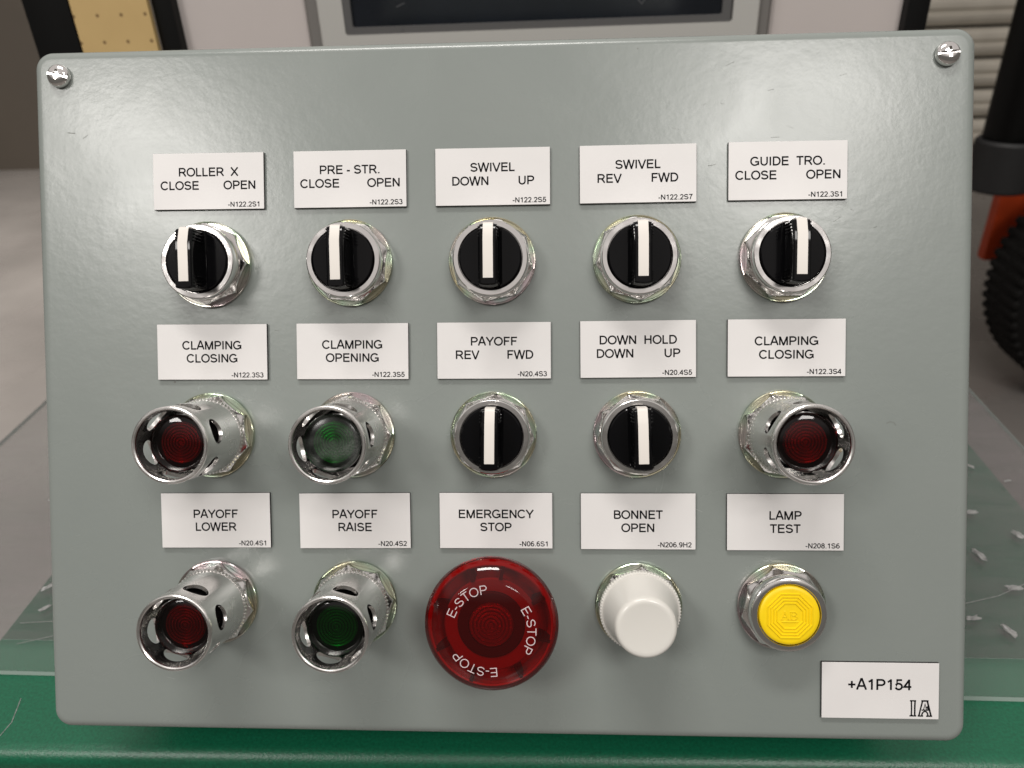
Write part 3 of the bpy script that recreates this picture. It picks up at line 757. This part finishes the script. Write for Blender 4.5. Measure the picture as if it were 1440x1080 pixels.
# ---- selector switches
bezel_me = finish(lathe([(0, 6.4), (15.2, 6.4), (15.6, 7.2), (16.0, 7.8), (16.1, 11.2), (16.05, 12.4), (15.85, 12.95), (15.5, 13.2), (13.75, 13.2), (13.55, 13.0), (13.55, 9.2), (0, 9.2)], 72), 'selector_switch', M['chrome'], True, 28)
def slope_end(bm):
    # the pointer end of the lever falls away towards the rim
    for v in bm.verts:
        if v.co.y > 6.4 and v.co.z > 14.2:
            v.co.z -= (v.co.y - 6.4) * 0.27 * (v.co.z - 14.2) / 11.6
def knob_mesh():
    bm = lathe([(0, 9.3), (13.3, 9.3), (13.4, 12.2), (13.1, 13.4), (12.6, 13.75), (0, 13.75)], 56)
    # lever: bar with rounded ends, slightly narrower at the top and waisted in the middle
    def section(hw, hl, z, e):
        pts = []
        for sy in (1, -1):
            for i in range(7):
                t = -1 + 2 * i / 6
                pts.append((sy * t * hw, sy * (hl - e * t * t), z))
        return [(-p[0], p[1], p[2]) if False else p for p in pts]
    levels = [(5.2, 13.0, 13.6, 0.9), (4.3, 13.0, 14.6, .8), (3.9, 13.0, 16.5, .8), (3.75, 12.9, 21.0, .6), (3.7, 12.8, 24.6, .5), (3.5, 12.5, 25.4, .5), (3.0, 12.0, 25.8, .4)]
    loops = []
    for hw, hl, z, e in levels:
        pts = []
        for i in range(9):
            t = 1 - 2 * i / 8
            pts.append((t * hw, hl - e * t * t, z))
        for i in range(1, 8):
            v = 1 - 2 * i / 8
            pts.append((-hw, v * (hl - e), z))
        for i in range(9):
            t = -1 + 2 * i / 8
            pts.append((t * hw, -hl + e * t * t, z))
        for i in range(1, 8):
            v = -1 + 2 * i / 8
            pts.append((hw, v * (hl - e), z))
        loops.append(pts)
    nv = len(bm.verts)
    stack(loops, False, bm)
    bm.verts.ensure_lookup_table()
    T = bm.verts[len(bm.verts) - 32:]
    Lf = [T[8]] + T[9:16] + [T[16]]; Rt = [T[0]] + T[25:32][::-1] + [T[24]]
    bm.faces.new(T[0:9]); bm.faces.new(T[16:25])
    for i in range(8): bm.faces.new((Lf[i], Lf[i + 1], Rt[i + 1], Rt[i]))
    for sx in (-1, 1):                       # grip ridges on the flanks of the lever
        for sy in (-1, 1):
            for q in range(4):
                y = sy * (7.4 + q * 1.35)
                box(bm, *(sorted((sx * 3.5, sx * 4.35))), y - 0.28, y + 0.28, 14.2, 24.4, 0.15, 1)
    slope_end(bm)
    return finish(bm, 'knob', M['black'], True, 35)
knob = knob_mesh()
def stripe_mesh():
    bm = bmesh.new(); hw = 2.05
    path = [(-9.6, 25.55), (-9.6, 26.05), (6.4, 26.05), (9.0, 26.05), (11.6, 26.05), (12.4, 25.85), (12.95, 25.4), (13.2, 24.6), (13.3, 22.5), (13.3, 17.5), (12.6, 17.5), (12.3, 22.5), (11.6, 24.6), (9.0, 25.2), (6.4, 25.3)]
    A = [bm.verts.new((-hw, y, z)) for y, z in path]; B = [bm.verts.new((hw, y, z)) for y, z in path]
    n = len(path)
    for i in range(n):
        j = (i + 1) % n
        bm.faces.new((A[i], B[i], B[j], A[j]))
    bm.faces.new(A); bm.faces.new(B)
    slope_end(bm)
    return finish(bm, 'indicator_stripe', M['stripe'], True, 35)
stripe = stripe_mesh()
kcount = 0
def selector(u, v, under, rot=0.0):
    global kcount
    o = obj('selector_switch', bezel_me, boxo, P(u, v, 0), label='black selector knob with white stripe below the %s nameplate' % under)
    hardware(o, kcount); kcount += 1
    k = obj('knob', knob, o, (0, 0, 0), (0, 0, math.radians(rot)))
    obj('indicator_stripe', stripe, o, (0, 0, 0), (0, 0, math.radians(rot)))
R1, R2, R3 = 57.9, -18.0, -93.6
bx = [-126.2, -62.8, 0.0, 62.6, 125.2]
selector(bx[0], R1, 'ROLLER X', 0.6); selector(bx[1], R1, 'PRE - STR.', .8); selector(bx[2], R1, 'SWIVEL DOWN UP', 0)
selector(bx[3], R1, 'SWIVEL REV FWD', 0); selector(bx[4], R1, 'GUIDE TRO.', -.5)
selector(bx[2], R2, 'PAYOFF REV FWD', -.8); selector(bx[3], R2, 'DOWN HOLD', 1.2)

# ---- guarded, illuminated push buttons
def serrated(r, z0, z1, teeth=72, depth=0.35, rin=10):
    n = teeth * 4
    return lathe([(rin, z0), (r - .5, z0), (r, z0 + 0.5), (r, z1 - 0.5), (r - .5, z1), (rin, z1)], n, closed=True,
                 rfun=lambda rr, a, k: rr - (depth if (k in (1, 2, 3, 4)) and int(a / (2 * math.pi) * n + 0.5) % 4 in (2, 3) else 0))
def guard_mesh():
    prof = [(14.2, 9.1), (15.9, 9.1), (16.1, 9.3), (16.05, 9.8), (15.4, 36.6), (15.5, 36.9), (15.6, 37.5), (15.45, 38.05), (15.05, 38.35), (14.5, 38.35), (14.05, 38.05), (13.9, 37.5), (14.0, 36.9), (14.2, 36.5)]
    me = finish(lathe(prof, 96, closed=True), 'guard', M['satin'], True, 30)
    cut = bmesh.new()
    for k in range(6):
        a = math.radians(60 * k + 12)
        t = lathe([(0, 8), (5.3, 8), (5.3, 22), (0, 22)], 32)
        t.transform(Matrix.Rotation(a, 4, 'Z') @ Matrix.Translation((0, 0, 28.6)) @ Matrix.Rotation(math.radians(90), 4, 'Y') @ Matrix.Diagonal((0.76, 1.0, 1, 1)))
        bmesh.ops.recalc_face_normals(t, faces=t.faces)
        m2 = bpy.data.meshes.new('t'); t.to_mesh(m2); t.free(); cut.from_mesh(m2); bpy.data.meshes.remove(m2)
    c = finish(cut, 'cutter', M['bezel_in'], False)
    me = boolean_cut(me, c)
    return me
guard = guard_mesh()
ring_me = finish(serrated(16.8, 6.8, 9.1, 64, 0.65, 14.0), 'serrated_ring', M['satin'], True, 25)
lens_base = finish(lathe([(0, 6.3), (13.4, 6.3), (13.4, 10), (12.0, 11), (11.9, 30.6), (11.7, 31.0), (11.3, 31.0), (11.1, 30.6), (11.0, 28.0), (0, 28.0)], 64), 'push_button', M['black_ring'], True, 30)
def fresnel_mesh(name, material, R=8.6, z=28.2, rings=7, amp=1.1):
    prof = [(0, z + amp)]
    st = R / rings
    for i in range(rings):
        prof.append(((i + 0.62) * st, z + amp * 0.9)); prof.append(((i + 0.74) * st, z)); prof.append(((i + 0.98) * st, z + 0.05)); 
        if i < rings - 1: prof.append(((i + 1.08) * st, z + amp))
    prof.append((R, z - 0.1)); prof.append((0, z - 0.1))
    return finish(lathe(prof, 64), name, material, True, 20)
fres = {'red': fresnel_mesh('reflector', M['red_core']), 'green': fresnel_mesh('reflector', M['green_core'])}
def dome(name, material, R=11.75, z0=31.05, h=1.3):
    prof = [(R, z0)]
    for i in range(1, 9):
        a = math.radians(90 * i / 8); prof.append((R * math.cos(a) if i < 8 else 0, z0 + h * math.sin(a)))
    return finish(lathe(prof, 64), name, material, True, 60)
domes = {'red': dome('lens', M['red_lens']), 'green': dome('lens', M['green_lens']), 'scuffed': dome('lens', M['green_scuff_sheen'], 11.75, 31.05, 1.5)}
def guarded(u, v, col, lab, rot, lens=None):
    global kcount
    o = obj('push_button', lens_base, boxo, P(u, v, 0), label=lab)
    o.scale = (1, 1, 1.075)
    hardware(o, kcount); kcount += 1
    obj('serrated_ring', ring_me, o); obj('guard', guard, o, (0, 0, 0), (0, 0, math.radians(rot)))
    obj('reflector', fres[col], o); obj('lens', domes[lens or col], o)
guarded(bx[0], R2, 'red', 'red lens push button in metal guard below CLAMPING CLOSING, code ending S3', 6)
guarded(bx[1], R2, 'green', 'scuffed green lens push button in metal guard below CLAMPING OPENING', 0, 'scuffed')
guarded(bx[4], R2, 'red', 'red lens push button in metal guard below CLAMPING CLOSING, code ending S4', 16)
guarded(bx[0], R3, 'red', 'red lens push button in metal guard below PAYOFF LOWER', 0)
guarded(bx[1], R3, 'green', 'clear green lens push button in metal guard below PAYOFF RAISE', 3)

# ---- emergency stop mushroom
def mushroom():
    prof = [(16.5, 13.5), (21.0, 14.0), (25.2, 16.5), (27.0, 20.5), (27.7, 24.0), (27.75, 25.6), (27.3, 27.2), (26.0, 28.9), (24.0, 30.6), (21.6, 32.2), (20.2, 33.0), (19.6, 33.5), (19.0, 33.7), (0, 34.1)]
    return finish(lathe(prof, 96), 'mushroom_cap', M['estop'], True, 25)
es = obj('emergency_stop', finish(lathe([(0, 2.2), (16.2, 2.2), (16.4, 2.8), (16.4, 13.2), (15.8, 13.8), (13.8, 14), (13.8, 26.5), (13.2, 27.2), (9.6, 27.3), (9.3, 26.2), (0, 26.2)], 72), 'emergency_stop', M['estop_dark'], True, 30), boxo, P(0.3, R3 - .2, 0), label='large red mushroom emergency stop button lettered E-STOP')
hardware(es, 3)
obj('mushroom_cap', mushroom(), es)
inner = [(14.2, 15.2), (20.5, 15.4), (24.3, 17.6), (26.0, 21.0), (26.6, 24.6), (26.2, 26.2), (25.2, 27.6), (24.6, 27.2), (25.2, 25.0), (24.6, 22.0), (23.0, 19.0), (20.0, 17.2), (14.2, 16.8)]
ins = obj('inner_moulding', finish(lathe(inner, 72, closed=True), 'inner_moulding', M['estop_in'], True, 30), es)
obj('inner_ring', finish(lathe([(14.0, 24.0), (19.2, 24.4), (19.4, 26.0), (18.8, 26.6), (14.0, 26.4)], 72, closed=True), 'inner_ring', M['estop_ring'], True, 30), es)
rib = finish(box(bmesh.new(), 19.3, 25.0, -0.75, 0.75, 16.8, 27.6), 'rib', M['estop_dark'], False)
for k, a in enumerate((78, 112, 160, 205, 250, 300, 345, 28)):
    obj('rib', rib, es, (0, 0, 0), (0, 0, math.radians(a)))
obj('reflector', fresnel_mesh('reflector', M['red_core'], 9.2, 26.4, 6, 1.1), es)
def estop_text():
    bm = bmesh.new()
    word = 'E-STOP'; cap = 3.75; rad = 15.0; z = 34.05
    tot = sum(G[c][0] for c in word)
    k = 0
    for mid in (127, 1.5, -113):
        span = tot * cap / (rad + 1.2) * 1.0
        a = math.radians(mid) + span / 2
        for ch in word:
            adv = G[ch][0] * cap / (rad + 1.2)
            ac = a - adv / 2; a -= adv
            ux, uy = math.cos(ac), math.sin(ac)
            for st in G[ch][1]:
                pts = []
                for px, py in st:
                    lx = (px - G[ch][0] / 2) * cap; ly = rad + py * cap
                    pts.append((ux * ly + uy * lx, uy * ly - ux * lx))
                stroke(bm, pts, 0.095 * cap, z + 0.004 * (k % 5)); k += 1
    return flat_text_mesh(bm, 'lettering', M['print'])
obj('lettering', estop_text(), es)

# ---- white pilot lamp
wl_ = obj('pilot_light', finish(lathe([(15.9, 9.9), (16.2, 10.1), (15.9, 11.0), (14.2, 20.0), (12.75, 27.2), (12.5, 28.6), (11.9, 29.6), (11.0, 30.0), (9.9, 29.85), (0, 29.7), ], 80), 'pilot_light', M['milk'], True, 50), boxo, P(bx[3] + .6, R3, 0), label='milky white tapered pilot light below BONNET OPEN')
hardware(wl_, 5)
obj('serrated_skirt', finish(serrated(17.4, 6.5, 10.0, 80, 0.35, 8), 'serrated_skirt', M['milk'], True, 25), wl_)

# ---- yellow lamp-test button
ybez = finish(lathe([(0, 6.4), (15.2, 6.4), (15.6, 7.2), (16.0, 7.8), (16.1, 11.2), (15.9, 12.3), (15.5, 12.9), (15.1, 13.1), (13.35, 13.1), (13.1, 12.8), (13.1, 9.2), (0, 9.2)], 72), 'push_button', M['chrome'], True, 28)
yb = obj('push_button', ybez, boxo, P(bx[4] - .2, R3 + .3, 0), label='flat yellow push button with embossed octagons below LAMP TEST')
hardware(yb, 6)
cap_o = obj('button_cap', finish(lathe([(0, 9.3), (12.5, 9.3), (12.6, 12.6), (12.4, 13.4), (11.8, 13.75), (11, 13.85), (0, 13.85)], 72), 'button_cap', M['yellow'], True, 30), yb)
def octo_ridges():
    bm = bmesh.new()
    for r in (10.0, 8.6, 7.2, 5.8):
        n = 8
        def ring(rr, z): return [bm.verts.new((rr * math.cos(math.pi / 8 + i * math.pi / 4) * 1.0, rr * math.sin(math.pi / 8 + i * math.pi / 4) * (1.0 if r > 5.5 else 1.0), z)) for i in range(n)]
        rings = [ring(r + 0.42, 13.8), ring(r + 0.18, 14.22), ring(r - 0.18, 14.22), ring(r - 0.42, 13.8)]
        for A, B in zip(rings, rings[1:]):
            for i in range(n):
                j = (i + 1) % n
                bm.faces.new((A[i], A[j], B[j], B[i]))
    # plinth line under the monogram
    box(bm, -3.6, 3.6, -2.75, -2.25, 13.8, 14.1, 0.1, 1)
    return finish(bm, 'octagon_ridges', M['yellow'], True, 20)
obj('octagon_ridges', octo_ridges(), cap_o)
def monogram():
    bm = bmesh.new()
    def bar(p, q, w):
        d = Vector(q) - Vector(p); L = d.length; t = bmesh.new()
        box(t, -w / 2, L + w / 2, -w / 2, w / 2, 13.8, 14.1, 0.08, 1)
        t.transform(Matrix.Translation((p[0], p[1], 0)) @ Matrix.Rotation(math.atan2(d.y, d.x), 4, 'Z'))
        m2 = bpy.data.meshes.new('t'); t.to_mesh(m2); t.free(); bm.from_mesh(m2); bpy.data.meshes.remove(m2)
    for s in (((-3.4, -1.4), (-2.1, 1.7), .35), ((-2.1, 1.7), (-.7, -1.4), .7), ((-2.9, -.3), (-1.3, -.3), .3), ((-3.8, -1.5), (-2.9, -1.5), .3), ((-1.2, -1.5), (-.2, -1.5), .3),
              ((.6, -1.4), (.6, 1.6), .65), ((.2, 1.7), (2.1, 1.7), .35), ((2.1, 1.7), (2.7, 1.0), .5), ((2.7, 1.0), (2.0, .25), .4), ((.6, .2), (2.0, .2), .32), ((2.0, .2), (3.0, -.6), .5), ((3.0, -.6), (2.3, -1.5), .45), ((.2, -1.5), (2.3, -1.5), .35)):
        bar(*s)
    return finish(bm, 'monogram', M['yellow'], True, 30)
obj('monogram', monogram(), cap_o)
